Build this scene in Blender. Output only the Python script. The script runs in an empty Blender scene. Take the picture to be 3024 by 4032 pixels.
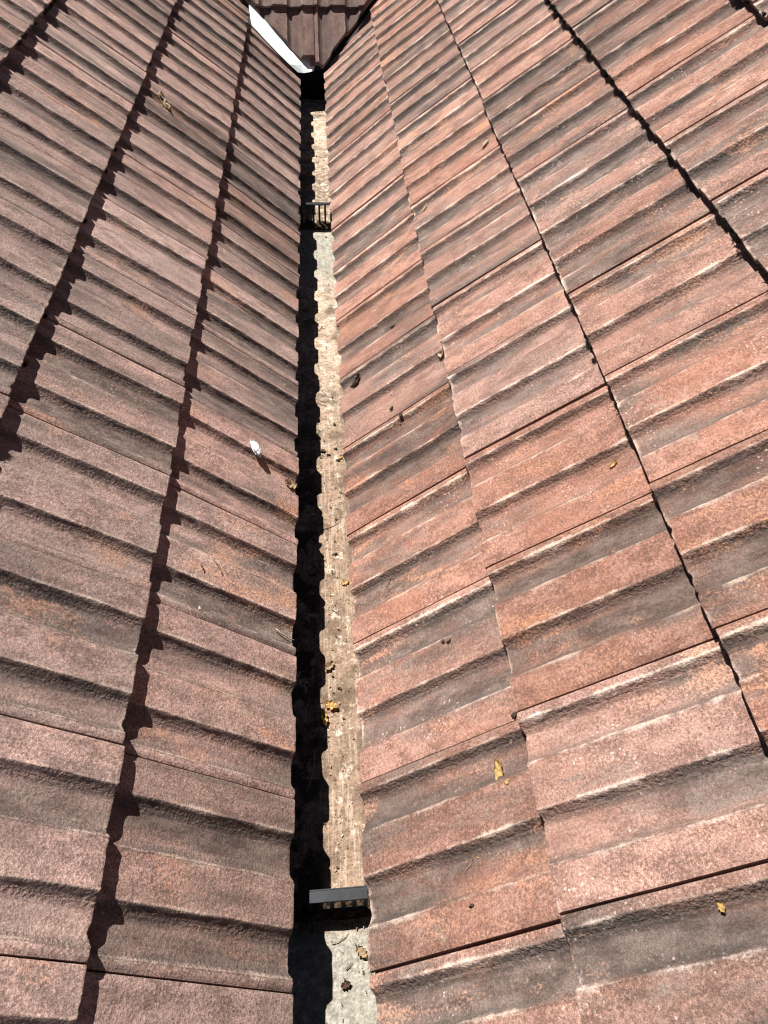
import bpy, bmesh, math, random
from mathutils import Vector, Matrix, noise
R = math.radians
scn = bpy.context.scene
COL = scn.collection

# ------------------------------------------------------------------ camera, sky, sun, exposure
cam_d = bpy.data.cameras.new('camera')
cam = bpy.data.objects.new('camera', cam_d); COL.objects.link(cam); scn.camera = cam
FW = Vector((0.07117379, 0.68505368, -0.72500741)); RT = Vector((0.99700599, -0.07088188, 0.0309001)); UP = Vector((0.03022167, 0.72503601, 0.68804756))
CM = Matrix((RT, UP, -FW)).transposed().to_4x4()
CM.translation = Vector((0.0143175, 0.0, 1.35061705)); cam.matrix_world = CM
cam_d.sensor_fit = 'VERTICAL'; cam_d.sensor_height = 36.0; cam_d.lens = 27.07
cam_d.clip_start = 0.02; cam_d.clip_end = 2000
SUN_EL, SUN_AZ = R(58), R(-39)
TO_SUN = Vector((math.cos(SUN_EL)*math.sin(SUN_AZ), math.cos(SUN_EL)*math.cos(SUN_AZ), math.sin(SUN_EL)))
wd = bpy.data.worlds.new('World'); scn.world = wd; wd.use_nodes = True
wn = wd.node_tree; bgn = wn.nodes['Background']
sky = wn.nodes.new('ShaderNodeTexSky'); sky.sky_type = 'NISHITA'; sky.sun_disc = False
sky.air_density = 0.22; sky.dust_density = 0.2; sky.ozone_density = 1.0
sky.sun_elevation = SUN_EL; sky.sun_rotation = SUN_AZ % (2*math.pi)
wn.links.new(sky.outputs[0], bgn.inputs[0]); bgn.inputs[1].default_value = 0.05
sl = bpy.data.lights.new('sun', 'SUN'); sl.energy = 5.0; sl.angle = R(0.5); sl.color = (1.0, 0.95, 0.88)
so = bpy.data.objects.new('sun', sl); COL.objects.link(so); so.rotation_euler = TO_SUN.to_track_quat('Z', 'Y').to_euler()
so.location = TO_SUN*20
scn.view_settings.view_transform = 'Standard'; scn.view_settings.look = 'None'
scn.view_settings.exposure = 1.05; scn.view_settings.gamma = 1.0
scn.cycles.filter_width = 1.1; scn.cycles.diffuse_bounces = 2

# ------------------------------------------------------------------ node helpers
class NT:
    def __init__(s, name):
        s.m = bpy.data.materials.new(name); s.m.use_nodes = True
        s.t = s.m.node_tree; s.n = s.t.nodes; s.b = s.n['Principled BSDF']
    def new(s, typ, **kw):
        n = s.n.new(typ)
        for k, v in kw.items(): setattr(n, k, v)
        return n
    def put(s, sock, v):
        if hasattr(v, 'is_output'): s.t.links.new(v, sock)
        elif isinstance(v, tuple) and len(v) == 3 and sock.type == 'RGBA': sock.default_value = (*v, 1)
        else: sock.default_value = v
    def math(s, op, a, b=0.0, c=None, clamp=False):
        n = s.new('ShaderNodeMath', operation=op, use_clamp=clamp)
        s.put(n.inputs[0], a); s.put(n.inputs[1], b)
        if c is not None: s.put(n.inputs[2], c)
        return n.outputs[0]
    def vmath(s, op, a, b):
        n = s.new('ShaderNodeVectorMath', operation=op); s.put(n.inputs[0], a); s.put(n.inputs[1], b); return n.outputs[0]
    def noise(s, vec, scale, detail=4.0, rough=0.55, dist=0.0):
        n = s.new('ShaderNodeTexNoise'); s.put(n.inputs['Vector'], vec)
        n.inputs['Scale'].default_value = scale; n.inputs['Detail'].default_value = detail
        n.inputs['Roughness'].default_value = rough; n.inputs['Distortion'].default_value = dist
        return n.outputs[0]
    def vor(s, vec, scale, feature='F1'):
        n = s.new('ShaderNodeTexVoronoi', feature=feature); s.put(n.inputs['Vector'], vec); n.inputs['Scale'].default_value = scale
        return n.outputs
    def ramp(s, f, stops, interp='LINEAR'):
        n = s.new('ShaderNodeValToRGB'); s.put(n.inputs[0], f); cr = n.color_ramp; cr.interpolation = interp
        while len(cr.elements) < len(stops): cr.elements.new(0.5)
        for e, (p, c) in zip(cr.elements, stops):
            e.position = p; e.color = (c, c, c, 1) if not isinstance(c, tuple) else (*c, 1)
        return n.outputs[0]
    def mix(s, f, a, b, typ='MIX'):
        n = s.new('ShaderNodeMix', data_type='RGBA', blend_type=typ)
        s.put(n.inputs[0], f); s.put(n.inputs[6], a); s.put(n.inputs[7], b); return n.outputs[2]
    def sstep(s, v, a, b):
        n = s.new('ShaderNodeMapRange', interpolation_type='SMOOTHSTEP'); s.put(n.inputs[0], v)
        n.inputs[1].default_value = a; n.inputs[2].default_value = b; return n.outputs[0]
    def bump(s, h, strength, dist, nrm=None):
        n = s.new('ShaderNodeBump'); s.put(n.inputs['Height'], h); n.inputs['Strength'].default_value = strength
        n.inputs['Distance'].default_value = dist
        if nrm is not None: s.put(n.inputs['Normal'], nrm)
        return n.outputs[0]
    def attr(s, name):
        return s.new('ShaderNodeAttribute', attribute_name=name).outputs['Fac']

def simple_mat(name, col, rough=0.7, var=0.25, scale=40.0, spec=0.3, bump=0.0):
    t = NT(name); co = t.new('ShaderNodeTexCoord').outputs['Object']
    rnd = t.new('ShaderNodeObjectInfo').outputs['Random']
    v = t.vmath('ADD', co, t.math('MULTIPLY', rnd, 37.0))
    f = t.noise(v, scale, 5.0)
    c2 = tuple(c*(1-var) for c in col); c3 = tuple(min(1, c*(1+var)) for c in col)
    t.put(t.b.inputs['Base Color'], t.mix(t.sstep(f, 0.3, 0.7), c2, c3))
    t.b.inputs['Roughness'].default_value = rough; t.b.inputs['Specular IOR Level'].default_value = spec
    if bump: t.put(t.b.inputs['Normal'], t.bump(f, bump, 0.002))
    return t.m

# ------------------------------------------------------------------ tile material (weathered concrete roof tile)
def tile_material(name, reds, patina_amt, pale_amt, orange_amt, lichen):
    t = NT(name)
    co = t.new('ShaderNodeTexCoord').outputs['Object']
    rnd = t.new('ShaderNodeObjectInfo').outputs['Random']
    r2 = t.math('FRACT', t.math('MULTIPLY', rnd, 17.31)); r3 = t.math('FRACT', t.math('MULTIPLY', rnd, 91.7))
    off = t.new('ShaderNodeCombineXYZ'); t.put(off.inputs[0], t.math('MULTIPLY', rnd, 53.0)); t.put(off.inputs[1], t.math('MULTIPLY', r2, 31.0)); t.put(off.inputs[2], t.math('MULTIPLY', r3, 11.0))
    v = t.vmath('ADD', co, off.outputs[0])
    stre = t.vmath('MULTIPLY', v, (1.0, 0.16, 1.0))
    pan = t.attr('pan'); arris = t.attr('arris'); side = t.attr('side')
    big = t.noise(v, 7.0, 5.0, 0.6)
    mid = t.noise(v, 34.0, 5.0, 0.65)
    fine = t.noise(v, 230.0, 3.0, 0.7)
    grain = t.noise(v, 520.0, 2.0, 0.6)
    strk = t.noise(stre, 48.0, 4.0, 0.6)
    # fired / dyed body colour, mottled at two sizes
    blot = t.noise(t.vmath('MULTIPLY', v, (1.0, 0.5, 1.0)), 30.0, 8.0, 0.74)
    c = t.mix(t.sstep(t.math('ADD', t.math('MULTIPLY', blot, 0.75), t.math('MULTIPLY', fine, 0.25)), 0.40, 0.60), reds[0], reds[1])
    c = t.mix(t.math('MULTIPLY', t.sstep(big, 0.46, 0.66), 0.6), c, reds[2])
    # grey-brown patina: whole tiles and whole strips differ, pans hold more of it, long streaks run down the slope
    strip = t.noise(t.vmath('MULTIPLY', v, (1.0, 0.22, 1.0)), 11.0, 3.0, 0.5)
    pm = t.math('ADD', t.math('MULTIPLY', strip, 0.85), t.math('MULTIPLY', strk, 0.35))
    pm = t.math('ADD', pm, t.math('MULTIPLY', pan, 0.13))
    pm = t.math('ADD', pm, t.math('MULTIPLY', t.math('SUBTRACT', r2, 0.5), 0.22))
    pm = t.math('ADD', pm, t.math('MULTIPLY', t.math('SUBTRACT', blot, 0.5), 0.50))
    pm = t.sstep(pm, 0.57, 0.80)
    pat = t.mix(t.sstep(blot, 0.38, 0.64), (0.060, 0.046, 0.041), (0.145, 0.113, 0.100))
    c = t.mix(t.math('MULTIPLY', pm, patina_amt), c, pat)
    # grime on the sides of the rolls, which also paints their shade darker
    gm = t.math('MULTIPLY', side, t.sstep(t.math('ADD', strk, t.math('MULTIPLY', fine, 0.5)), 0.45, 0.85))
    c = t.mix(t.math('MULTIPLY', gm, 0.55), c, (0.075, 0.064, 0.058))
    # bare rubbed orange-tan patches, broken up by the sand finish
    om = t.math('ADD', t.math('MULTIPLY', t.noise(t.vmath('MULTIPLY', v, (1.0, 0.35, 1.0)), 15.0, 5.0, 0.68, 0.3), 0.8), t.math('MULTIPLY', t.noise(v, 4.3, 2.0), 0.45))
    om = t.sstep(t.math('ADD', om, t.math('MULTIPLY', t.math('SUBTRACT', fine, 0.5), 0.35)), 0.69, 0.84)
    c = t.mix(t.math('MULTIPLY', om, orange_amt), c, (0.40, 0.220, 0.150))
    # pale worn arrises: here and there only, ragged
    wv = t.noise(t.vmath('MULTIPLY', v, (0.6, 1.0, 1.0)), 10.0, 4.0, 0.65)
    am = t.math('ADD', t.math('MULTIPLY', arris, 0.55), t.math('ADD', t.math('MULTIPLY', t.math('SUBTRACT', wv, 0.5), 1.5), t.math('MULTIPLY', t.math('SUBTRACT', blot, 0.5), 1.1)))
    am = t.math('MULTIPLY', t.sstep(am, 0.34, 0.82), t.sstep(arris, 0.02, 0.45))
    c = t.mix(t.math('MULTIPLY', am, pale_amt), c, (0.56, 0.44, 0.375))
    # lichen flecks in colonies
    fl = t.vor(v, 125.0)[0]
    fm = t.math('MULTIPLY', t.sstep(fl, 0.32, 0.16), t.sstep(t.noise(v, 12.0, 4.0, 0.65), 0.54, 0.64))
    c = t.mix(t.math('MULTIPLY', fm, lichen), c, (0.50, 0.40, 0.34))
    # crusty grey colonies, one or two to a tile
    cm = t.math('MULTIPLY', t.sstep(t.noise(v, 26.0, 6.0, 0.75), 0.60, 0.66), t.sstep(t.noise(v, 5.0, 2.0), 0.53, 0.62))
    c = t.mix(t.math('MULTIPLY', cm, 0.6), c, (0.23, 0.21, 0.185))
    # sand grain
    gr = t.math('SUBTRACT', 1.0, t.math('MULTIPLY', pan, 0.2))
    c = t.mix(t.math('MULTIPLY', gr, 0.8), c, t.ramp(fine, [(0.28, 0.55), (0.5, 1.0), (0.72, 1.42)]), 'MULTIPLY')
    c = t.mix(t.math('MULTIPLY', gr, 0.9), c, t.ramp(grain, [(0.3, 0.55), (0.52, 1.0), (0.72, 1.5)]), 'MULTIPLY')
    # tile to tile value
    tv = t.new('ShaderNodeHueSaturation'); t.put(tv.inputs['Color'], c)
    t.put(tv.inputs['Value'], t.math('ADD', 0.80, t.math('MULTIPLY', r3, 0.36)))
    t.put(tv.inputs['Saturation'], t.math('ADD', 0.9, t.math('MULTIPLY', rnd, 0.25)))
    t.put(t.b.inputs['Base Color'], tv.outputs[0])
    t.b.inputs['Roughness'].default_value = 0.88; t.b.inputs['Specular IOR Level'].default_value = 0.22
    h = t.math('ADD', t.math('MULTIPLY', t.noise(v, 110.0, 3.0, 0.6), 1.0), t.math('MULTIPLY', fine, 0.6))
    h = t.math('ADD', h, t.math('MULTIPLY', t.math('MULTIPLY', t.noise(v, 170.0, 3.0, 0.6), side), 3.2))
    h = t.math('ADD', h, t.math('MULTIPLY', grain, 0.25))
    t.put(t.b.inputs['Normal'], t.bump(h, 0.55, 0.0032))
    return t.m

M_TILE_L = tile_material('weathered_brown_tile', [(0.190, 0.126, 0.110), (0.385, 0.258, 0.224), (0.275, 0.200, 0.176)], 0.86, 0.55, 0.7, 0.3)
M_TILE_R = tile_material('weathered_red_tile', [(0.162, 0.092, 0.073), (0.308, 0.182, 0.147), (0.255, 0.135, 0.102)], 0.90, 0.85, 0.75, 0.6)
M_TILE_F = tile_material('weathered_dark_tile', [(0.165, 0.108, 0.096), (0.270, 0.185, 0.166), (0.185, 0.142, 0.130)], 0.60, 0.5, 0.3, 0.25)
M_UNDER = simple_mat('roofing_felt', (0.02, 0.019, 0.018), 0.9)

# ------------------------------------------------------------------ object helpers
def link(o, parent=None):
    COL.objects.link(o)
    if parent is not None: o.parent = parent
    return o
def obj(name, bm, mat, parent=None, loc=None, smooth=True):
    me = bpy.data.meshes.new(name); bm.to_mesh(me); bm.free()
    me.materials.append(mat)
    if smooth:
        for p in me.polygons: p.use_smooth = True
    o = bpy.data.objects.new(name, me); link(o, parent)
    if loc is not None: o.location = loc
    return o
def tag(o, label=None, cat=None, group=None, kind=None):
    if label: o['label'] = label
    if cat: o['category'] = cat
    if group: o['group'] = group
    if kind: o['kind'] = kind
    return o
def empty(name, loc, label, cat, group=None):
    o = bpy.data.objects.new(name, None); o.location = loc; o.empty_display_size = 0.05
    link(o); return tag(o, label, cat, group)
def box(bm, x0, x1, y0, y1, z0, z1, bev=0.0):
    r = bmesh.ops.create_cube(bm, size=1.0)
    bmesh.ops.transform(bm, matrix=Matrix.Translation(((x0+x1)/2, (y0+y1)/2, (z0+z1)/2)) @ Matrix.Diagonal((x1-x0, y1-y0, z1-z0, 1)), verts=r['verts'])
    if bev:
        es = list({e for v in r['verts'] for e in v.link_edges})
        bmesh.ops.bevel(bm, geom=es, offset=bev, segments=2, affect='EDGES', profile=0.5)

# ------------------------------------------------------------------ the roof tile
W, G, PIT, TH = 0.30, 0.333, R(39.27), 0.0125
STEP = 0.0175                     # how far each course rides above the one below
ROLL = 0.0136
def prof_raw(x):                  # 0 on a roll, -ROLL in a pan; x runs 0..W between seams
    pts = [(0, 0), (.0180, 0), (.0310, -1), (.0755, -1), (.0885, 0), (.1600, 0), (.1730, -1), (.2255, -1), (.2385, 0), (.31, 0)]
    for (a, za), (b, zb) in zip(pts, pts[1:]):
        if x <= b: return ROLL*(za + (zb-za)*(x-a)/(b-a))
    return 0.0
def prof(x):                      # tight arris at the top, wide fillet down into the pan
    w = 0.0022 + 0.0062*max(0, min(1, -prof_raw(min(max(x, 0), .305))/ROLL))
    return sum(prof_raw(min(max(x + d*w/5, 0), .305)) for d in range(-5, 6))/11
XS = []
def _xs():
    x = 0.0014
    tr = [.0180, .0310, .0755, .0885, .1600, .1730, .2255, .2385]
    while x < 0.2986:
        XS.append(x)
        near = min(abs(x-q) for q in tr)
        ins = any(a <= x <= b for a, b in zip(tr[::2], tr[1::2]))
        x += 0.0013 if (near < 0.009 or ins) else 0.005
    XS.append(0.2986)
_xs()
def tile_bm(seed, length=0.405):
    rng = random.Random(seed); o = Vector((seed*7.3, seed*3.1, 0))
    bm = bmesh.new()
    lp = bm.verts.layers.float.new('pan'); la = bm.verts.layers.float.new('arris'); ls = bm.verts.layers.float.new('side')
    ys = [0.0, 0.0006, 0.0016, 0.0032, 0.006, 0.011, 0.02] + [0.028+0.0085*i for i in range(45)]
    ys = [y for y in ys if y <= length]
    def drop(y): # rounded nose
        r = 0.0034
        return 0.0 if y >= r else r - math.sqrt(max(0, r*r-(r-y)**2))
    top, bot = [], []
    warp = rng.uniform(-.0012, .0012)
    chips = [(rng.uniform(0, W), rng.uniform(.004, .012), rng.uniform(.002, .0055)) for q in range(rng.randrange(1, 4))]
    for j, y in enumerate(ys):
        rt_, rb_ = [], []
        for x in XS:
            z = prof(x); chip = 0.0
            n1 = noise.noise(Vector((x*22, y*9, 0))+o); n2 = noise.noise(Vector((x*70, y*70, 3))+o)
            e = noise.noise(Vector((x*45, 0, 7))+o)*0.0013 + noise.noise(Vector((x*160, 0, 9))+o)*0.0008
            for cx, cw, cd in chips: e += cd*max(0, 1-((x-cx)/cw)**2)*(0.7+0.6*noise.noise(Vector((x*300, 0, 2))+o))
            ed = min(x, W-x)
            sx = drop(max(0, ed-0.0014)*1.5)*0.7
            zz = z + n1*0.0009 + n2*0.00035 + warp*(x/W-0.5)*2*(1-y/length) - drop(y) - sx
            slope = abs(prof(x+0.001)-prof(x-0.001))/0.002
            zz += min(1, slope)*noise.noise(Vector((x*230, y*150, 11))+o)*0.0011
            yy = y + e*max(0, 1-y/0.05)
            # the side of a roll wanders a little
            v = bm.verts.new((x + (noise.noise(Vector((x*8, y*14, 5))+o)*0.0015 + noise.noise(Vector((x*40, y*55, 6))+o)*0.0009)*min(1, ed/0.02), yy, zz))
            h = -z/ROLL
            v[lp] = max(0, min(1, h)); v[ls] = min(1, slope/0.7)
            d = min(abs(x-q) for q in (.0180, .0885, .1600, .2385))
            v[la] = max(0.0, 1-d/0.011)*(1 if h < 0.6 else 0.0)
            if y < 0.012: v[la] = max(v[la], 1.0*(1-y/0.014))
            rt_.append(v)
            if y < 0.0007: v[ls] = 1.0; v[la] = 0.2  # nose face and underside darkened for moss and grime, and for their shade
            v2 = bm.verts.new((x, yy+0.0012 if j == 0 else yy, z*0.92 - TH + (0.001 if j == 0 else 0)))
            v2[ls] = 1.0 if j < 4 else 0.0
            rb_.append(v2)
        top.append(rt_); bot.append(rb_)
    n, m = len(XS), len(ys)
    for j in range(m-1):
        for i in range(n-1):
            bm.faces.new((top[j][i], top[j][i+1], top[j+1][i+1], top[j+1][i]))
            bm.faces.new((bot[j][i], bot[j+1][i], bot[j+1][i+1], bot[j][i+1]))
    for i in range(n-1):
        bm.faces.new((top[0][i], bot[0][i], bot[0][i+1], top[0][i+1]))
        bm.faces.new((top[-1][i], top[-1][i+1], bot[-1][i+1], bot[-1][i]))
    for j in range(m-1):
        bm.faces.new((top[j][0], top[j+1][0], bot[j+1][0], bot[j][0]))
        bm.faces.new((top[j][-1], bot[j][-1], bot[j+1][-1], top[j+1][-1]))
    # interlock flange with two water bars, lapped by the neighbouring tile
    for x0, x1, z0, z1 in ((-0.027, 0.0012, -0.0128, -0.0155), (-0.0265, -0.0215, -0.0085, -0.0127), (-0.0135, -0.0085, -0.0085, -0.0127)):
        a = [bm.verts.new((x, y, z)) for y in (0.004, length-0.07) for x, z in ((x0, z0), (x1, z0), (x1, z1), (x0, z1))]
        for f in ((0, 1, 2, 3), (7, 6, 5, 4), (0, 4, 5, 1), (1, 5, 6, 2), (2, 6, 7, 3), (3, 7, 4, 0)): bm.faces.new([a[q] for q in f])
    bmesh.ops.recalc_face_normals(bm, faces=bm.faces)
    return bm
def finish_tile_mesh(bm, mat, name='roof_tile'):
    me = bpy.data.meshes.new(name)
    for e in bm.edges:
        if len(e.link_faces) == 2 and e.calc_face_angle(0) > 1.0: e.smooth = False
    bm.to_mesh(me); me.materials.append(mat)
    for p in me.polygons: p.use_smooth = True
    return me
NVAR = 8
VAR_BM = [tile_bm(i+1) for i in range(NVAR)]

class Slope:
    """frame of one roof slope: origin = line of course noses, u up the slope, n normal, a along the course"""
    def __init__(s, org, along, up):
        s.o = Vector(org); s.a = Vector(along); s.u = Vector(up); s.n = s.a.cross(s.u)
CP, SP = math.cos(PIT), math.sin(PIT)
S_L = Slope((-0.0537, 0, 0.0171), (0, 1, 0), (-CP, 0, SP))
S_R = Slope((0.0456, 0, 0.0263), (0, -1, 0), (CP, 0, SP))
S_F = Slope((0.0, 4.385, 0.0485), (1, 0, 0), (0, CP, SP))

def tile_matrix(S, k, along0, rng, first_ext=0.0, lift=()):
    """world matrix of a tile: nose of course k, tile starting at along0"""
    ex = lift[min(k, len(lift)-1)] if lift else 0.0
    nose_n = ex if k > 0 else -STEP
    tilt = (STEP+ex)/G if k > 0 else 0.0
    ang = -tilt + rng.uniform(-.0035, .0035)
    yaw = rng.uniform(-.006, .006); along0 += rng.uniform(-.0012, .0012)
    B = Matrix((S.a, S.u, S.n)).transposed()
    Rm = B @ Matrix.Rotation(yaw, 3, 'Z') @ Matrix.Rotation(ang, 3, 'X') @ Matrix.Rotation(rng.uniform(-.003, .003), 3, 'Y')
    p = S.o + S.a*along0 + S.u*(k*G - (first_ext if k == 0 else 0) + rng.uniform(-.0025, .0025)) + S.n*(nose_n + rng.uniform(-.0013, .0013))
    M = Rm.to_4x4(); M.translation = p
    return M

def place_tiles(S, root, mat, cells, cut=None, first_ext=0.0, seed=1, lift=()):
    """cells: list of (course, along0). Whole tiles share a few meshes; tiles at the valley are cut individually"""
    meshes = [finish_tile_mesh(b.copy(), mat) for b in VAR_BM]
    rng = random.Random(seed)
    for k, a0 in cells:
        M = tile_matrix(S, k, a0, rng, first_ext, lift)
        var = rng.randrange(NVAR); me = meshes[var]
        planes = cut(k, a0) if cut else []
        planes = [(Vector(c), Vector(nn)) for c, nn in planes]
        corners = [M @ Vector((x, y, 0)) for x in (0, W) for y in (0, .405)]
        live = True; need = []
        for c, nn in planes:                               # keep the side where (p-c).nn < 0
            d = [(q-c).dot(nn) for q in corners]
            if min(d) >= 0: live = False
            elif max(d) > 0: need.append((c, nn))
        if not live: continue
        if need:
            b = VAR_BM[var].copy(); Mi = M.inverted()
            for c, nn in need:
                cl = Mi @ c; nl = (Mi.to_3x3() @ nn).normalized()
                r = bmesh.ops.bisect_plane(b, geom=b.verts[:]+b.edges[:]+b.faces[:], plane_co=cl, plane_no=nl, clear_outer=True, dist=1e-6)
                edges = [g for g in r['geom_cut'] if isinstance(g, bmesh.types.BMEdge)]
                bmesh.ops.holes_fill(b, edges=edges, sides=0)
            if len(b.faces) < 20: b.free(); continue
            me = finish_tile_mesh(b, mat); b.free()
        o = bpy.data.objects.new('roof_tile', me); link(o, root)
        ML = M.copy(); ML.translation = M.translation - root.location
        o.matrix_basis = ML

def underlay(S, root, a0, a1, u0, u1, depth, cuts=()):
    bm = bmesh.new()
    vs = [bm.verts.new(S.o + S.a*a + S.u*u - S.n*d - root.location) for d in (depth, depth+0.02) for a, u in ((a0, u0), (a1, u0), (a1, u1), (a0, u1))]
    for f in ((0, 1, 2, 3), (7, 6, 5, 4), (0, 4, 5, 1), (1, 5, 6, 2), (2, 6, 7, 3), (3, 7, 4, 0)): bm.faces.new([vs[q] for q in f])
    for c, nn in cuts:
        r = bmesh.ops.bisect_plane(bm, geom=bm.verts[:]+bm.edges[:]+bm.faces[:], plane_co=Vector(c)-root.location, plane_no=Vector(nn), clear_outer=True)
        bmesh.ops.holes_fill(bm, edges=[g for g in r['geom_cut'] if isinstance(g, bmesh.types.BMEdge)], sides=0)
    bmesh.ops.recalc_face_normals(bm, faces=bm.faces)
    return obj('underlay', bm, M_UNDER, root, smooth=False)

V45L = Vector((1, 1, 0)).normalized()      # outward normals of the valley cuts (plan)
V45R = Vector((-1, 1, 0)).normalized()
# ---- left slope
roof_l = empty('tiled_roof', (-0.06, 0, 0), 'brown weathered tile slope left of the gutter, its courses throwing dark stepped shadows', 'roof')
PH_L, PH_R = 0.2801, 0.2966
def cut_l(k, a0):
    if k == 0:                      # eaves course trimmed on a flatter line, leaving the white flashing bare
        d = Vector((-0.228, 0.103, 0)); n_ = Vector((0.103, 0.228, 0)).normalized()
        return [((-0.072, 4.396, 0), n_)]
    if k == 1: return [((-0.32, 4.735, 0), Vector((0.25, 1, 0)).normalized())]
    return [((-0.6, 5.02, 0), Vector((0.5, 1, 0)).normalized())]
cells = [(k, PH_L + W*n + (0.003 if k else 0)) for k in range(5) for n in range(-2, 17) if (PH_L+W*n) < 4.5 + 0.26*k]
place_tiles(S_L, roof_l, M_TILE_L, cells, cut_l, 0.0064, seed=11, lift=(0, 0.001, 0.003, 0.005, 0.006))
underlay(S_L, roof_l, -0.35, 5.7, 0.035, 1.9, 0.062, [((-0.10, 4.36, 0), V45L)])
# ---- right slope
roof_r = empty('tiled_roof', (0.06, 0, 0), 'sunlit red weathered tile slope right of the gutter', 'roof')
def cut_r(k, a0): return [((0.0, 4.385, 0), V45R)]
cells = [(k, -(PH_R + W*n + (0.003 if k else 0))) for k in range(6) for n in range(-1, 18) if (PH_R+W*n) < 5.0 + 0.3*k and not (k == 5 and n < 4)]
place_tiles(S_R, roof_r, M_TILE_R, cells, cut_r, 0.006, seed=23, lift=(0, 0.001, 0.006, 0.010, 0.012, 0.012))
underlay(S_R, roof_r, -6.2, 0.35, 0.035, 1.9, 0.062, [((0.05, 4.36, 0), V45R)])
# ---- far slope, running down to the end of the gutter between the other two
roof_f = empty('tiled_roof', (0, 4.40, 0.03), 'dark brown tile slope facing the viewer, cut to a V at the end of the gutter', 'roof')
def cut_f(k, a0):
    c = [((-0.053, 4.447, 0), Vector((-0.87, -1, 0)).normalized()), ((0.035, 4.408, 0), Vector((1, -0.98, 0)).normalized())]
    if k == 0: c.append(((0, 4.452 if a0 < 0 else 4.425, 0), Vector((0, -1, 0))))
    return c
cells = [(k, 0.014 + W*n) for k in range(4) for n in range(-4, 4)]
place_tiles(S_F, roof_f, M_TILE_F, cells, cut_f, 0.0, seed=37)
underlay(S_F, roof_f, -1.4, 1.4, 0.1, 1.6, 0.062, [((-0.053, 4.49, 0), Vector((-1, -1, 0)).normalized()), ((0.035, 4.44, 0), Vector((1, -1, 0)).normalized())])

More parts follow.
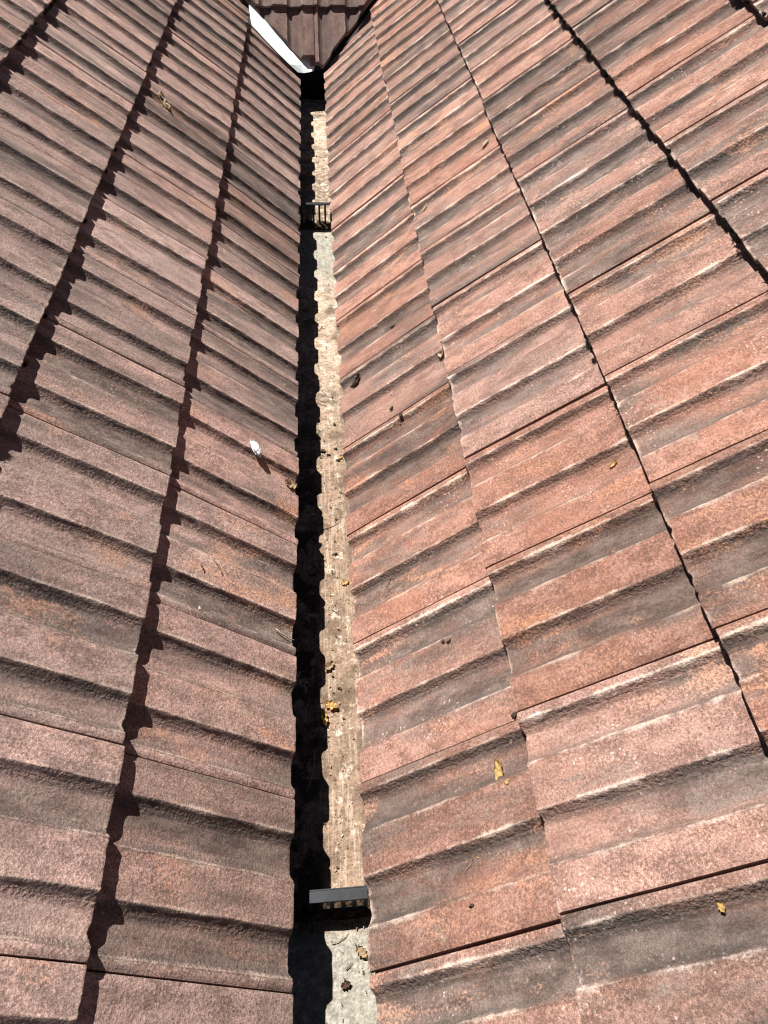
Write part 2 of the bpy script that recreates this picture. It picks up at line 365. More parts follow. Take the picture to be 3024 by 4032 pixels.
# ------------------------------------------------------------------ gutter
def floor_material():
    t = NT('dusty_gutter_lining'); co = t.new('ShaderNodeTexCoord').outputs['Object']
    sep = t.new('ShaderNodeSeparateXYZ'); t.put(sep.inputs[0], co); X, Y = sep.outputs[0], sep.outputs[1]
    stre = t.vmath('MULTIPLY', co, (1.0, 0.07, 1.0))
    cross = t.vmath('MULTIPLY', co, (0.45, 1.0, 1.0))
    big = t.noise(co, 9.0, 5.0, 0.62); mid = t.noise(cross, 38.0, 5.0, 0.65); fine = t.noise(co, 210.0, 3.0, 0.65); st = t.noise(stre, 130.0, 4.0, 0.6, 0.3)
    iso = t.noise(co, 60.0, 6.0, 0.7)
    silt = t.mix(t.sstep(iso, 0.36, 0.66), (0.25, 0.185, 0.135), (0.58, 0.46, 0.35))
    c = t.mix(t.math('MULTIPLY', t.sstep(t.noise(co, 24.0, 6.0, 0.75), 0.53, 0.62), 0.75), silt, (0.74, 0.68, 0.58))
    # rusty brown silt over the nearer half, dragged into streaks along the fall
    bz = t.math('MULTIPLY', t.sstep(t.math('ADD', Y, t.math('MULTIPLY', big, 1.2)), 2.9, 2.0), 1.0)
    brown = t.mix(t.sstep(iso, 0.34, 0.68), (0.150, 0.097, 0.067), (0.335, 0.230, 0.166))
    brown = t.mix(t.math('MULTIPLY', t.sstep(st, 0.50, 0.62), 0.65), brown, (0.42, 0.335, 0.255))
    brown = t.mix(t.math('MULTIPLY', t.sstep(t.noise(co, 20.0, 6.0, 0.75), 0.55, 0.64), 0.7), brown, (0.66, 0.58, 0.48))
    c = t.mix(t.math('MULTIPLY', bz, 0.9), c, brown)
    # dark mud left where water stands; on the left it also paints the shadow darker
    c = t.mix(t.math('MULTIPLY', t.sstep(t.math('ADD', t.math('MULTIPLY', big, 0.8), t.math('MULTIPLY', iso, 0.45)), 0.63, 0.75), 0.9), c, (0.115, 0.078, 0.054))
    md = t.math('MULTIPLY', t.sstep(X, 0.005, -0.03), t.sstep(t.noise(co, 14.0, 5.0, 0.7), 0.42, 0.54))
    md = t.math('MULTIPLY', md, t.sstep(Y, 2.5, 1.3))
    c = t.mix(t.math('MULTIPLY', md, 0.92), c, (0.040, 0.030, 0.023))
    eg = t.math('MULTIPLY', t.sstep(t.math('ADD', X, t.math('MULTIPLY', t.math('SUBTRACT', iso, 0.5), 0.06)), 0.052, 0.064), t.sstep(t.noise(co, 11.0, 4.0), 0.46, 0.58))
    c = t.mix(t.math('MULTIPLY', eg, 0.8), c, (0.12, 0.085, 0.06))
    # bare grey lining at the near end and just past the second comb
    grey = t.mix(t.sstep(iso, 0.34, 0.68), (0.20, 0.195, 0.165), (0.37, 0.36, 0.31))
    grey = t.mix(t.math('MULTIPLY', t.sstep(t.noise(co, 30.0, 5.0, 0.7), 0.55, 0.66), 0.5), grey, (0.46, 0.45, 0.41))
    gm = t.math('MAXIMUM', t.sstep(t.math('ADD', Y, t.math('MULTIPLY', big, 0.12)), 0.48, 0.44), t.math('MULTIPLY', t.sstep(Y, 2.45, 2.75), t.sstep(Y, 3.05, 2.95)))
    c = t.mix(t.math('MULTIPLY', gm, 0.88), c, grey)
    # rubbed pebbly stretch behind the second comb
    pm = t.math('MULTIPLY', t.math('MULTIPLY', t.sstep(Y, 3.0, 3.1), t.sstep(Y, 3.8, 3.5)), t.sstep(t.vor(co, 52.0)[0], 0.34, 0.60))
    c = t.mix(t.math('MULTIPLY', pm, 0.85), c, (0.17, 0.125, 0.09))
    dk = t.math('MULTIPLY', t.sstep(t.vor(co, 120.0)[0], 0.22, 0.12), t.sstep(t.noise(co, 26.0, 3.0), 0.48, 0.58))
    c = t.mix(dk, c, (0.07, 0.05, 0.035))
    c = t.mix(0.8, c, t.ramp(fine, [(0.28, 0.55), (0.5, 1.0), (0.72, 1.35)]), 'MULTIPLY')
    t.put(t.b.inputs['Base Color'], c)
    t.b.inputs['Roughness'].default_value = 0.9; t.b.inputs['Specular IOR Level'].default_value = 0.2
    h = t.math('ADD', t.math('MULTIPLY', iso, 1.0), t.math('ADD', t.math('MULTIPLY', fine, 0.4), t.math('MULTIPLY', st, 0.25)))
    t.put(t.b.inputs['Normal'], t.bump(h, 0.7, 0.006))
    return t.m
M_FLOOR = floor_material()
M_WALL = simple_mat('dirty_metal_lining', (0.12, 0.11, 0.10), 0.8, 0.4, 20)
M_SHADEMETAL = simple_mat('shade_black_metal', (0.006, 0.0065, 0.008), 0.8, 0.3, 30, 0.08)  # the end wall's shade is put into a near-black base colour
M_WHITE = simple_mat('white_flashing_metal', (0.78, 0.86, 0.88), 0.45, 0.04, 6, 0.4)
FZ = -0.148
gutter = empty('box_gutter', (0, 0, FZ), 'long narrow box gutter with pale dusty floor between the two tile slopes', 'gutter')
bm = bmesh.new()
nx, ny = 36, 520
GX0, GX1, GY0, GY1 = -0.112, 0.112, -0.5, 4.52
rows = []
for j in range(ny+1):
    y = GY0 + (GY1-GY0)*j/ny; row = []
    for i in range(nx+1):
        x = GX0 + (GX1-GX0)*i/nx
        z = noise.noise(Vector((x*18, y*11, 1)))*0.0022 + noise.noise(Vector((x*70, y*50, 4)))*0.0014 + max(0, abs(x)-0.045)**1.5*0.25
        if 3.05 < y < 3.7: z += max(0, noise.noise(Vector((x*48, y*40, 8))))*0.006
        row.append(bm.verts.new((x, y, z)))
    rows.append(row)
for j in range(ny):
    for i in range(nx): bm.faces.new((rows[j][i], rows[j][i+1], rows[j+1][i+1], rows[j+1][i]))
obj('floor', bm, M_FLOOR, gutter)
for sx in (-1, 1):
    bm = bmesh.new(); x0, x1 = sorted((sx*0.104, sx*0.110)); box(bm, x0, x1, GY0, GY1, -0.01, 0.104)
    obj('side_wall', bm, M_WALL, gutter, smooth=False)
bm = bmesh.new(); box(bm, -0.103, 0.103, 4.508, 4.514, -0.004, 0.141)
box(bm, -0.103, 0.103, 4.498, 4.5078, 0.121, 0.1415, 0.001)
obj('end_wall', bm, M_SHADEMETAL, gutter, smooth=False)

bm = bmesh.new(); box(bm, -1.3, 1.3, 4.525, 6.2, -0.10, -0.06)
obj('end_board', bm, M_UNDER, gutter, (0, 0, -FZ), smooth=False)

# ------------------------------------------------------------------ white valley flashing at the far left corner
bm = bmesh.new()
LFT = [(-0.078, 4.400, 0.0165), (-0.120, 4.404, 0.052), (-0.170, 4.419, 0.0935), (-0.235, 4.452, 0.147), (-0.300, 4.495, 0.2005), (-0.316, 4.60, 0.232), (-0.322, 4.748, 0.262), (-0.50, 4.93, 0.40), (-0.80, 5.25, 0.62)]
RGT = [(0.004, 4.418, 0.0185), (-0.036, 4.452, 0.0445), (-0.080, 4.492, 0.077), (-0.132, 4.546, 0.120), (-0.190, 4.606, 0.168), (-0.238, 4.680, 0.222), (-0.300, 4.800, 0.290), (-0.48, 5.00, 0.44), (-0.78, 5.33, 0.65)]
rows = []
rg = random.Random(3)
for (a, b) in zip(LFT, RGT):
    a, b = Vector(a), Vector(b); row = [a]
    for k in (0.35, 0.7): row.append(a.lerp(b, k) + Vector((0, 0, -0.006*math.sin(math.pi*k) + rg.uniform(-.0015, .0015))))
    row += [b, b + Vector((0.012, 0.05, 0.030)), b + Vector((0.015, 0.12, 0.075))]
    rows.append([bm.verts.new(q) for q in row])
for a, b in zip(rows, rows[1:]):
    for k in range(5): bm.faces.new((a[k], a[k+1], b[k+1], b[k]))
bmesh.ops.recalc_face_normals(bm, faces=bm.faces)
bmesh.ops.solidify(bm, geom=bm.faces[:], thickness=0.0012)
vf = obj('valley_flashing', bm, M_WHITE, smooth=False)
tag(vf, 'bright white metal valley flashing between the left slope and the far slope', 'flashing')

# ------------------------------------------------------------------ plastic combs standing across the gutter
M_PLASTIC = simple_mat('black_plastic', (0.009, 0.011, 0.015), 0.52, 0.5, 60, 0.24)
def comb(loc, rz, width, height, pitch, depth, label):
    root = empty('gutter_comb', loc, label, 'comb', 'black plastic combs across the gutter')
    root.rotation_euler = (0, 0, rz)
    bm = bmesh.new(); box(bm, -width/2, width/2, 0, depth, height-0.0045, height, 0.0008)
    box(bm, -width/2, width/2, depth+0.0001, depth+0.002, height-0.011, height-0.0002)
    obj('top_strip', bm, M_PLASTIC, root, smooth=False)
    bm = bmesh.new(); box(bm, -width/2, width/2, 0.0, 0.004, 0.0, 0.011, 0.0006)
    obj('bottom_rail', bm, M_PLASTIC, root, smooth=False)
    n = int(width/pitch)
    for i in range(n+1):
        x = -width/2 + 0.004 + i*(width-0.008)/n
        bm = bmesh.new(); box(bm, x-0.0038, x+0.0038, 0.0004, 0.0036, 0.0112, height-0.0046, 0.0005)
        obj('tooth', bm, M_PLASTIC, root, smooth=False)
    return root
comb((-0.001, 0.4315, FZ+0.002), R(1.0), 0.126, 0.0595, 0.0206, 0.020, 'black plastic comb across the near end of the gutter with a bluish sunlit top strip')
comb((0.000, 3.04, FZ+0.002), R(-0.5), 0.126, 0.093, 0.0212, 0.018, 'black plastic comb across the gutter in middle distance, light showing between its teeth')

# ------------------------------------------------------------------ leaves, twigs, crumbs, moss and other litter
NL = Vector((SP, 0, CP)); NR = Vector((-SP, 0, CP)); NZ = Vector((0, 0, 1))
M_YLEAF = simple_mat('yellow_dry_leaf', (0.60, 0.40, 0.155), 0.6, 0.45, 160, 0.3, 0.3)
M_TLEAF = simple_mat('tan_dry_leaf', (0.48, 0.35, 0.215), 0.65, 0.4, 120, 0.3)
M_PLEAF = simple_mat('pale_dry_leaf', (0.66, 0.56, 0.40), 0.65, 0.25, 120, 0.3)
M_DLEAF = simple_mat('dark_dry_leaf', (0.10, 0.055, 0.035), 0.7, 0.5, 120, 0.3)
M_TWIG = simple_mat('dry_twig_bark', (0.20, 0.13, 0.085), 0.8, 0.5, 200, 0.2)
M_GTWIG = simple_mat('bleached_twig_bark', (0.42, 0.36, 0.28), 0.8, 0.4, 200, 0.2)
M_SOIL = simple_mat('dark_soil', (0.045, 0.030, 0.020), 0.95, 0.6, 160, 0.15, 0.5)
M_PAPER = simple_mat('white_paper', (0.58, 0.60, 0.60), 0.7, 0.05, 80, 0.2)
M_DROP = simple_mat('dried_white_dropping', (0.50, 0.47, 0.42), 0.85, 0.5, 300, 0.1)
M_MOSS = simple_mat('dark_moss', (0.010, 0.010, 0.006), 0.95, 0.7, 300, 0.1)

def frame(loc, n, head, lift=0.001):
    n = Vector(n).normalized(); h = Vector(head); h = (h - n*h.dot(n)).normalized()
    M = Matrix((h, n.cross(h), n)).transposed().to_4x4(); M.translation = Vector(loc) + n*lift
    return M
def leaf(loc, n, head, ln, wd, curl, fold, mat, label, seed, group='fallen leaves', lobes=3, name='dry_leaf', stalk=True):
    ln *= 0.78; wd *= 0.78
    rng = random.Random(seed); o = Vector((seed*3.7, seed*1.9, 0))
    bm = bmesh.new(); nu, nv = 18, 9; rows = []
    for i in range(nu+1):
        t = i/nu
        w = wd/2*(math.sin(math.pi*min(1, t*0.93+0.05))**0.75)*(1+0.22*math.sin(t*lobes*2*math.pi+seed)+0.25*noise.noise(Vector((t*9, 2, 0))+o))
        w2 = wd/2*(math.sin(math.pi*min(1, t*0.93+0.05))**0.75)*(1+0.22*math.sin(t*lobes*2*math.pi+seed*2.1)+0.25*noise.noise(Vector((t*9, 6, 0))+o))
        row = []
        for j in range(nv+1):
            q = j/nv*2-1
            y = q*(w if q > 0 else w2)
            z = fold*abs(q)**1.4*wd*0.5 + curl*ln*((t-0.5)**2)*1.6 + noise.noise(Vector((t*5, q*2.5, 1))+o)*wd*0.12 + noise.noise(Vector((t*12, q*6, 4))+o)*wd*0.04
            row.append(bm.verts.new(((t-0.5)*ln + noise.noise(Vector((t*3, q*4, 9))+o)*ln*0.05, y*math.cos(fold*0.6*abs(q)), z)))
        rows.append(row)
    for i in range(nu):
        for j in range(nv): bm.faces.new((rows[i][j], rows[i+1][j], rows[i+1][j+1], rows[i][j+1]))
    zmin = min(v.co.z for v in bm.verts)
    for v in bm.verts: v.co.z -= zmin
    bmesh.ops.solidify(bm, geom=bm.faces[:], thickness=0.0004)
    ob = obj(name, bm, mat); ob.matrix_world = frame(loc, n, head, 0.0008)
    tag(ob, label, 'leaf', group)
    if stalk:
        bm = bmesh.new(); pts = [Vector((ln*0.42+0.3*ln*k/5, 0.02*ln*math.sin(k*1.3+seed), -zmin + curl*ln*0.3*(1-k/5)+0.0006)) for k in range(6)]
        tube(bm, pts, [0.0006]*6, 5); obj('stalk', bm, M_TWIG, ob)
    return ob
def tube(bm, pts, rad, seg=6):
    prev = None
    for k, p in enumerate(pts):
        d = (pts[min(k+1, len(pts)-1)] - pts[max(k-1, 0)]).normalized()
        a = d.orthogonal().normalized(); b = d.cross(a)
        ring = [bm.verts.new(p + (a*math.cos(2*math.pi*q/seg)+b*math.sin(2*math.pi*q/seg))*rad[k]) for q in range(seg)]
        if prev:
            for q in range(seg):
                try: bm.faces.new((prev[q], prev[(q+1) % seg], ring[(q+1) % seg], ring[q]))
                except ValueError: pass
        else: bm.faces.new(ring[::-1])
        prev = ring
    bm.faces.new(prev)
def twig(loc, n, head, ln, rad, bend, mat, label, seed, branches=1, group='fallen twigs', cat='twig', name='twig'):
    rng = random.Random(seed); bm = bmesh.new()
    def run(p0, ang, L, r, k=9):
        pts = []; p = Vector(p0); a = ang
        for i in range(k):
            pts.append(p.copy()); a += rng.uniform(-.25, .25) + bend/k
            p = p + Vector((math.cos(a), math.sin(a), 0))*L/k; p.z = r*1.1 + abs(math.sin(i*0.9+seed))*r*0.8
        tube(bm, pts, [r*(1-0.55*i/k)*(1.25 if i in (3, 6) else 1) for i in range(k)], 6); return pts
    pts = run((-ln/2, 0, rad), 0, ln, rad)
    for b in range(branches):
        q = pts[rng.randrange(3, 7)]; run(q, rng.choice((-1, 1))*rng.uniform(.5, 1.0), ln*rng.uniform(.25, .5), rad*0.7, 6)
    ob = obj(name, bm, mat); ob.matrix_world = frame(loc, n, head, 0.0005)
    return tag(ob, label, cat, group)
def crumb_mesh(seed, r, flat=0.7):
    bm = bmesh.new(); bmesh.ops.create_icosphere(bm, subdivisions=3, radius=r); o = Vector((seed*2.3, seed*0.7, seed))
    for v in bm.verts:
        d = v.co.normalized(); v.co *= 0.72 + 0.75*noise.noise(d*1.7+o) + 0.55*noise.noise(d*4.0+o) + 0.2*noise.noise(d*9+o)
        v.co.z *= flat; v.co.x *= 1.25
    return bm
def crumb(loc, n, r, label, seed, mat=None, group='dirt crumbs', cat='dirt crumb', name='dirt_crumb', flat=0.5):
    r *= 0.60
    ob = obj(name, crumb_mesh(seed, r, flat), mat or M_SOIL)
    ob.matrix_world = frame(loc, n, Vector((math.cos(seed), math.sin(seed), 0.01)), r*flat*0.6)
    return tag(ob, label, cat, group)

# -- leaves on the tiles
leaf((0.275, 0.5283, 0.176), NR, (0.05, 1, 0), 0.052, 0.022, 0.20, 0.5, M_YLEAF, 'long yellow curled leaf lying on a near tile of the right slope', 3)
leaf((0.2806, 0.5048, 0.1962), NR, (0.8, 0.5, 0), 0.015, 0.012, 0.15, 0.3, M_YLEAF, 'small yellow leaf scrap beside the long curled yellow leaf', 5, stalk=False)
leaf((0.2290, 0.418, 0.1345), NR, (0.8, 0.5, 0), 0.014, 0.009, 0.3, 0.4, M_YLEAF, 'small orange leaf on a bent stalk, right slope near the front comb', 8)
leaf((0.4779, 0.2642, 0.350), NR, (0.3, -0.8, 0), 0.017, 0.011, 0.2, 0.5, M_YLEAF, 'small orange leaf chip nearest the lower right corner', 9, stalk=False)
leaf((0.5419, 1.0067, 0.394), NR, (0.9, 0.4, 0), 0.026, 0.011, 0.25, 0.6, M_YLEAF, 'folded yellow leaf just below the second step of the right slope', 12, stalk=False)
leaf((0.5374, 2.455, 0.410), NR, (0.8, 0.7, 0), 0.055, 0.020, 0.2, 0.7, M_PLEAF, 'pale rolled leaf high on the right slope beside the second step', 13, stalk=False)
leaf((0.3452, 2.3491, 0.251), NR, (0.8, 0.7, 0), 0.045, 0.016, 0.2, 0.7, M_PLEAF, 'pale rolled leaf on the right slope just above its first step', 14, stalk=False)
leaf((0.1058, 1.746, 0.0325), NR, (0.8, 0.75, 0), 0.062, 0.022, 0.35, 0.9, M_DLEAF, 'dark curled leaf on the right slope beside the gutter', 15, stalk=False)
leaf((0.3128, 1.6259, 0.2085), NR, (0.2, 1, 0), 0.040, 0.022, 0.2, 0.6, M_PLEAF, 'white curled flake stuck at a tile edge of the right slope', 16, stalk=False, group='pale flakes')
leaf((-0.0823, 1.3773, 0.000), NL, (1, 0.1, 0), 0.046, 0.036, 0.25, 0.4, M_TLEAF, 'tan crumpled leaf hanging at the gutter edge of the left slope', 21)
leaf((-0.5199, 2.9081, 0.3670), NL, (0.7, -0.7, 0), 0.095, 0.040, 0.3, 0.8, M_PLEAF, 'pale shrivelled leaf high on the left slope between two steps', 22)
leaf((-0.506, 2.86, 0.358), NL, (0.9, -0.5, 0), 0.060, 0.022, 0.3, 0.6, M_PLEAF, 'narrow pale leaf half under the shrivelled pale leaf, left slope', 24, stalk=False)
# -- leaves in the gutter
leaf((0.0062, 0.8430, FZ+0.001), NZ, (0.9, -0.35, 0), 0.040, 0.026, 0.2, 0.45, M_YLEAF, 'bright yellow leaf at the shadow edge on the gutter floor', 31)
leaf((-0.0085, 0.8150, FZ+0.001), NZ, (0.15, -1, 0), 0.052, 0.018, 0.25, 0.9, M_YLEAF, 'folded orange brown leaf poking out of the gutter shadow', 32, stalk=False)
leaf((0.0481, 1.1789, FZ+0.001), NZ, (0.9, 0.5, 0), 0.026, 0.020, 0.1, 0.2, M_YLEAF, 'flat lemon yellow leaf beside the right tiles on the gutter floor', 33, stalk=False)
leaf((0.0045, 0.9403, FZ+0.001), NZ, (0.7, 0.8, 0), 0.036, 0.022, 0.3, 0.6, M_TLEAF, 'small tan leaf behind the yellow leaves in the gutter', 34)
leaf((0.0477, 0.3640, FZ+0.001), NZ, (0.6, -0.75, 0), 0.030, 0.020, 0.3, 0.6, M_TLEAF, 'tan torn leaf just in front of the near comb', 35)
leaf((0.0185, 0.3163, FZ+0.001), NZ, (0.9, 0.3, 0), 0.022, 0.016, 0.35, 0.5, M_DLEAF, 'reddish brown leaf crumb nearest the bottom of the gutter', 36, stalk=False)
leaf((0.0510, 1.6340, FZ+0.001), NZ, (0.5, 0.8, 0), 0.020, 0.014, 0.3, 0.4, M_YLEAF, 'tiny yellow leaf beside the dark clods in the gutter', 37, stalk=False)
leaf((-0.030, 1.700, FZ+0.001), NZ, (0.5, 0.3, 0), 0.036, 0.026, 0.2, 0.4, M_TLEAF, 'dull leaf lying in the gutter shadow behind the dark clods', 38)
leaf((-0.032, 1.215, FZ+0.001), NZ, (0.8, 0.3, 0), 0.036, 0.022, 0.2, 0.4, M_TLEAF, 'dull leaf in the gutter shadow level with the lemon yellow leaf', 39)
# -- twigs
twig((0.2180, 0.4100, 0.1268), NR, (0.8, 0.45, 0), 0.030, 0.0009, 0.8, M_TWIG, 'thin bent stalk joined to the small orange leaf, right slope', 41, 0)
twig((0.1420, 0.2985, 0.0690), NR, (0.8, 0.5, 0), 0.030, 0.0010, 0.5, M_TWIG, 'forked dry sprig caught on the nearest open joint, right slope', 42, 3)
twig((0.1420, 1.0197, 0.0655), NR, (0.8, 0.75, 0), 0.045, 0.0008, 1.0, M_TWIG, 'thin curved twig on the right slope above the lemon yellow leaf', 43, 0)
twig((-0.2152, 1.0136, 0.1262), NL, (0.75, -0.9, 0), 0.042, 0.0013, 0.5, M_TWIG, 'bent brown twig across a roll of the left slope', 44, 0)
twig((-0.2406, 0.9978, 0.1470), NL, (0.8, -0.5, 0), 0.018, 0.0015, 0.2, M_DLEAF, 'short dark twig just left of the bent brown twig', 45, 0)
twig((-0.0873, 0.9165, 0.0060), NL, (0.9, -0.5, 0), 0.055, 0.0014, 0.3, M_GTWIG, 'straight pale twig near the gutter edge of the left slope', 46, 0)
twig((0.0267, 0.3455, FZ), NZ, (0.7, 0.6, 0), 0.018, 0.0011, 0.6, M_DLEAF, 'short dark twig on the grey gutter floor before the near comb', 47, 0)
twig((-0.0190, 0.6900, FZ), NZ, (0.25, -1, 0), 0.110, 0.0009, -0.8, M_GTWIG, 'long thin pale twig lying in the near gutter shadow', 48, 0)
twig((-0.0042, 1.9009, FZ), NZ, (0.9, 0.5, 0), 0.110, 0.0014, 0.3, M_TWIG, 'slanting twig crossing the gutter shadow in middle distance', 49, 1)
twig((0.0090, 1.1000, FZ), NZ, (0.35, -0.95, 0), 0.060, 0.0014, 0.8, M_GTWIG, 'crooked pale twig on the sunlit gutter floor', 50, 1)
twig((0.0160, 0.3850, FZ), NZ, (1, 0.25, 0), 0.040, 0.0008, 0.9, M_TWIG, 'curved stalk lying along the shadow of the near comb', 51, 0)
twig((0.0220, 1.3600, FZ), NZ, (0.95, 0.1, 0), 0.075, 0.0010, 0.2, M_TWIG, 'thin dark twig lying square across the gutter floor', 52, 0)
twig((0.0200, 2.3000, FZ), NZ, (0.8, 0.6, 0), 0.060, 0.0010, 0.6, M_TWIG, 'farthest thin twig on the sunlit gutter floor', 53, 1)
# -- clods and crumbs, on the tiles
for i, (p, r, lb) in enumerate([
        ((0.2066, 0.3463, 0.1362), 0.0058, 'dark crumb stuck on a tile edge right of the near comb'),
        ((0.1737, 0.5421, 0.0892), 0.0040, 'small dark crumb on the right slope, nearer the gutter of a pair'),
        ((0.2130, 0.5361, 0.1212), 0.0042, 'small dark crumb left of the long curled yellow leaf'),
        ((0.1049, 0.6428, 0.0505), 0.0045, 'dark crumb on a tile joint of the right slope near the gutter'),
        ((0.3069, 0.6056, 0.2165), 0.0090, 'dark clod wedged where the nearest joints meet the first right step'),
        ((0.2198, 0.7995, 0.1458), 0.0065, 'dark crumb on a mid right tile, left one of two touching'),
        ((0.2290, 0.7951, 0.1532), 0.0070, 'dark crumb on a mid right tile, right one of two touching'),
        ((0.1805, 1.5258, 0.1150), 0.0100, 'flattish dark clod on the right slope above the curled flake'),
        ((0.1995, 1.4802, 0.1310), 0.0095, 'round dark clod on the arris of a right slope roll'),
        ((0.2127, 1.8890, 0.1195), 0.0110, 'farthest dark clod on the lowest course of the right slope')]):
    crumb(p, NR, r, lb, 60+i)
rng = random.Random(5)
for i in range(14):      # the trail of crumbs around the two clods
    y = 1.49 + rng.uniform(-.06, .13); x = 0.186 + rng.uniform(-.05, .012)
    z = 0.0105 + (x-0.0594)*0.8175 - 0.002
    crumb((x, y, z+0.002), NR, rng.uniform(.0022, .0045), 'tiny dark crumb in the trail beside the right slope clods', 80+i, group='trail of tiny crumbs on the right slope')
# -- clods in the gutter
for i, (p, r, lb) in enumerate([
        ((0.0018, 1.6622, FZ), 0.0135, 'largest brown clod at the shadow edge in the gutter'),
        ((0.0180, 1.6470, FZ), 0.0090, 'round brown clod touching the largest clod in the gutter'),
        ((0.0392, 1.6724, FZ), 0.0095, 'dark clod nearest the right tiles among the gutter clods'),
        ((0.0460, 1.6230, FZ), 0.0085, 'flat dark clod beside the tiny yellow leaf'),
        ((0.0269, 1.2717, FZ), 0.0090, 'dark lumpy clod mid floor behind the lemon yellow leaf'),
        ((0.0327, 1.3920, FZ), 0.0065, 'small dark clod just behind the square lying twig'),
        ((0.0121, 0.9164, FZ), 0.0050, 'small dark crumb just in front of the small tan leaf'),
        ((0.0254, 0.8859, FZ), 0.0065, 'dark crumb right of the bright yellow leaf'),
        ((0.0381, 1.7811, FZ), 0.0080, 'dark crumb by the right tiles beyond the gutter clods')]):
    crumb(p, NZ, r, lb, 100+i)
rng = random.Random(9)
for i in range(36):
    y = 0.25 + 3.9*rng.random()**1.25
    if abs(y-0.43) < 0.03 or abs(y-3.0) < 0.03: continue
    x = rng.uniform(-0.06, 0.07); r = rng.choice((0.0015, 0.002, 0.002, 0.003, 0.004))*(1+0.25*y)
    lit = x > 0.006
    crumb((x, y, FZ), NZ, r, 'small dark crumb scattered on the sunlit half of the gutter floor' if lit else 'small dark crumb scattered in the shaded half of the gutter floor', 200+i,
          group='crumbs on the sunlit gutter floor' if lit else 'crumbs on the shaded gutter floor')
# fine litter nobody could count: flakes and needles
bm = bmesh.new(); rng = random.Random(21)
for i in range(1900):
    y = 0.22 + 4.1*rng.random()**1.3; x = max(-0.085, min(0.085, rng.gauss(0.01, 0.04)))
    if y < 0.41 and rng.random() < 0.6: continue
    a = rng.uniform(0, math.pi); L = (.0008+.0052*rng.random()**2.2)*(1+0.2*y); w_ = max(.0006, L*rng.choice((0.12, 0.3, 0.55))); t_ = 0.0004
    z = 0.0022 + max(0, abs(x)-0.045)**1.5*0.25 + rng.uniform(0, .0012)
    c_, s_ = math.cos(a), math.sin(a); tl = rng.uniform(-.25, .25)
    q = [Vector((x+c_*u*L/2-s_*v*w_/2, y+s_*u*L/2+c_*v*w_/2, z+u*L*tl*0.5+h)) for h in (0, t_) for u, v in ((-1, -.6), (1, -1), (.8, 1), (-1, .8))]
    vs = [bm.verts.new(p) for p in q]
    for f in ((3, 2, 1, 0), (4, 5, 6, 7), (0, 1, 5, 4), (1, 2, 6, 5), (2, 3, 7, 6), (3, 0, 4, 7)): bm.faces.new([vs[k] for k in f])
def litter_material():
    t = NT('leaf_litter'); g = t.new('ShaderNodeNewGeometry')
    rn = g.outputs['Random Per Island']
    n = t.new('ShaderNodeValToRGB'); t.put(n.inputs[0], rn); cr = n.color_ramp; cr.interpolation = 'CONSTANT'
    cols = [(0, (0.05, 0.032, 0.02)), (0.3, (0.12, 0.075, 0.045)), (0.5, (0.30, 0.20, 0.11)), (0.72, (0.40, 0.30, 0.20)), (0.92, (0.55, 0.46, 0.34))]
    while len(cr.elements) < len(cols): cr.elements.new(0.5)
    for e, (p, c) in zip(cr.elements, cols): e.position = p; e.color = (*c, 1)
    t.put(t.b.inputs['Base Color'], n.outputs[0]); t.b.inputs['Roughness'].default_value = 0.85
    return t.m
tag(obj('leaf_litter', bm, litter_material(), None, (0, 0, FZ), smooth=False), 'fine dry flakes and needles strewn along the gutter floor', 'litter', kind='stuff')
# silt heaps caught under the combs
def silt(x0, x1, y0, y1, h, label, seed):
    bm = bmesh.new(); nx_, ny_ = 60, 28; rows = []; o = Vector((seed, seed*2, 0))
    for j in range(ny_+1):
        row = []
        for i in range(nx_+1):
            u, v = i/nx_, j/ny_; x = x0+(x1-x0)*u; y = y0+(y1-y0)*v
            e = min(1, 5*min(u, 1-u))*math.sin(math.pi*v)**0.8
            z = h*e*(0.55+0.6*noise.noise(Vector((x*60, y*60, 0))+o)+0.25*noise.noise(Vector((x*190, y*190, 3))+o)) - 0.002
            row.append(bm.verts.new((x, y, z)))
        rows.append(row)
    for j in range(ny_):
        for i in range(nx_): bm.faces.new((rows[j][i], rows[j][i+1], rows[j+1][i+1], rows[j+1][i]))
    return tag(obj('silt_heap', bm, M_SOIL, None, (0, 0, FZ)), label, 'silt', 'silt heaps under the combs')
silt(-0.085, 0.082, 0.418, 0.472, 0.026, 'black lumpy silt caught under the near comb', 4)
silt(-0.080, 0.075, 3.015, 3.075, 0.032, 'black lumpy silt caught at the foot of the farther comb', 6)
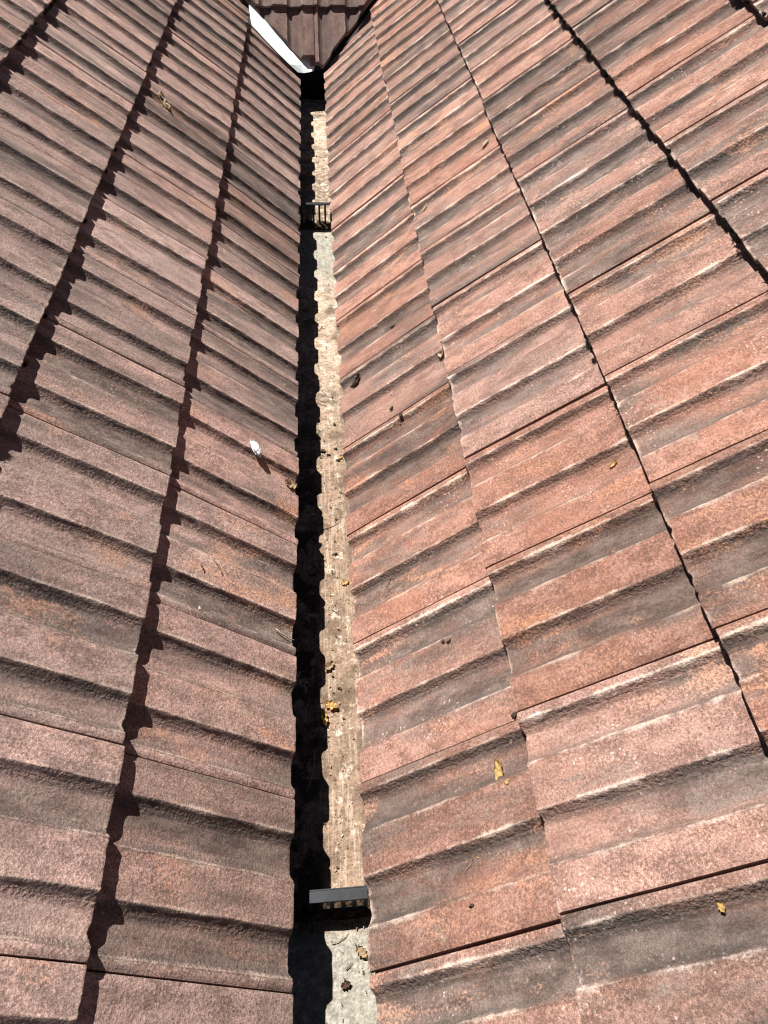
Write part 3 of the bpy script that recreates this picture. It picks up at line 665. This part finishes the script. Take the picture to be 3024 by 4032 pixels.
# -- droppings, paper scrap
def splat(loc, n, r, label, seed):
    bm = crumb_mesh(seed, r, 0.16); ob = obj('bird_dropping', bm, M_DROP); ob.matrix_world = frame(loc, n, Vector((0.7, -0.6, 0)), 0.0006)
    return tag(ob, label, 'dropping', 'dried bird droppings')
splat((-0.2289, 0.5517, 0.1355), NL, 0.0036, 'small white dried dropping on the left slope, smooth and oval', 3)
splat((-0.2320, 0.4103, 0.1385), NL, 0.0036, 'grey white crumbly dropping on the lower left slope', 7)
splat((-0.2384, 0.9034, 0.1410), NL, 0.0036, 'pale grey dropping on the arris of a left slope roll', 9)
sc_root = empty('crumpled_paper', (-0.1612, 1.4204, 0.0830), 'crumpled white paper scrap lying across a roll side of the left slope', 'paper scrap')
def crumple(name, off, lx, ly, lz, seed):
    bm = bmesh.new(); bmesh.ops.create_icosphere(bm, subdivisions=4, radius=1.0); o = Vector((seed*5.1, seed, 2))
    for v in bm.verts:
        d = v.co.normalized(); k = 1 + 0.25*noise.noise(d*1.4+o) + 0.45*abs(noise.noise(d*3.1+o)) - 0.25*abs(noise.noise(d*7+o))
        v.co = Vector((d.x*lx*k, d.y*ly*k, d.z*lz*k))
    F = frame((0, 0, 0), NL, Vector((0.72, -0.75, 0)), 0.0); 
    ob = obj(name, bm, M_PAPER, sc_root, smooth=False); F.translation = Vector(off); ob.matrix_basis = F
crumple('wad', (0.004, -0.004, 0.006), 0.022, 0.010, 0.007, 2)
crumple('twisted_end', (-0.014, 0.018, 0.004), 0.013, 0.004, 0.004, 5)
# -- moss along the edges of the higher courses
def moss_mesh(seed):
    rng = random.Random(seed); bm = bmesh.new()
    b = crumb_mesh(seed, 0.008, 0.6); me = bpy.data.meshes.new('tmp'); b.to_mesh(me); b.free(); bm.from_mesh(me); bpy.data.meshes.remove(me)
    for i in range(46):
        p = Vector((rng.gauss(0, .009), rng.gauss(0, .004), rng.uniform(0, .004)))
        d = Vector((rng.uniform(-.5, .5), rng.uniform(-.9, .3), rng.uniform(.3, 1))).normalized(); L = rng.uniform(.003, .011)
        tube(bm, [p, p+d*L*0.5, p+d*L+Vector((0, -.001, -.0005))], [.0011, .0008, .0002], 4)
    me = bpy.data.meshes.new('moss_tuft'); bm.to_mesh(me); bm.free(); me.materials.append(M_MOSS); return me
MOSS = [moss_mesh(i+1) for i in range(5)]
rng = random.Random(77)
def moss_line(S, k, lift, ts, where):
    for t_ in ts:
        ob = bpy.data.objects.new('moss_tuft', rng.choice(MOSS)); link(ob)
        B = Matrix((S.a, S.u, S.n)).transposed().to_4x4()
        B.translation = S.o + S.a*t_ + S.u*(k*G - 0.001) + S.n*(lift - 0.012 + rng.uniform(-.003, .002))
        sc = rng.uniform(0.5, 1.0)*(1 if k > 2 else 0.7)
        ob.matrix_world = B @ Matrix.Diagonal((sc*rng.uniform(.8, 1.6), sc, sc, 1))
        tag(ob, 'small dark moss tuft growing along ' + where, 'moss', 'moss along ' + where)
moss_line(S_L, 2, 0.003, [0.95, 1.05, 1.09, 1.3, 1.47, 1.52, 1.71, 1.9, 2.2, 2.34, 2.6, 2.75, 3.1], 'the second step of the left slope')
moss_line(S_L, 3, 0.005, sorted(1.75 + 2.0*rng.random() for _ in range(24)), 'the highest step of the left slope')
moss_line(S_R, 3, 0.010, sorted(-(1.0 + 2.4*rng.random()) for _ in range(44)), 'the third step of the right slope')
moss_line(S_R, 2, 0.006, sorted(-(0.9 + 1.6*rng.random()) for _ in range(12)), 'the second step of the right slope')
moss_line(S_R, 4, 0.012, sorted(-(1.8 + 1.0*rng.random()) for _ in range(10)), 'the top right step of the right slope')

# ------------------------------------------------------------------ ground far below
bm = bmesh.new()
bmesh.ops.create_grid(bm, x_segments=8, y_segments=8, size=400)
tag(obj('ground', bm, simple_mat('garden_ground', (0.09, 0.10, 0.05), 0.95, 0.4, 0.6), None, (0, 0, -3.2), smooth=False), kind='structure')
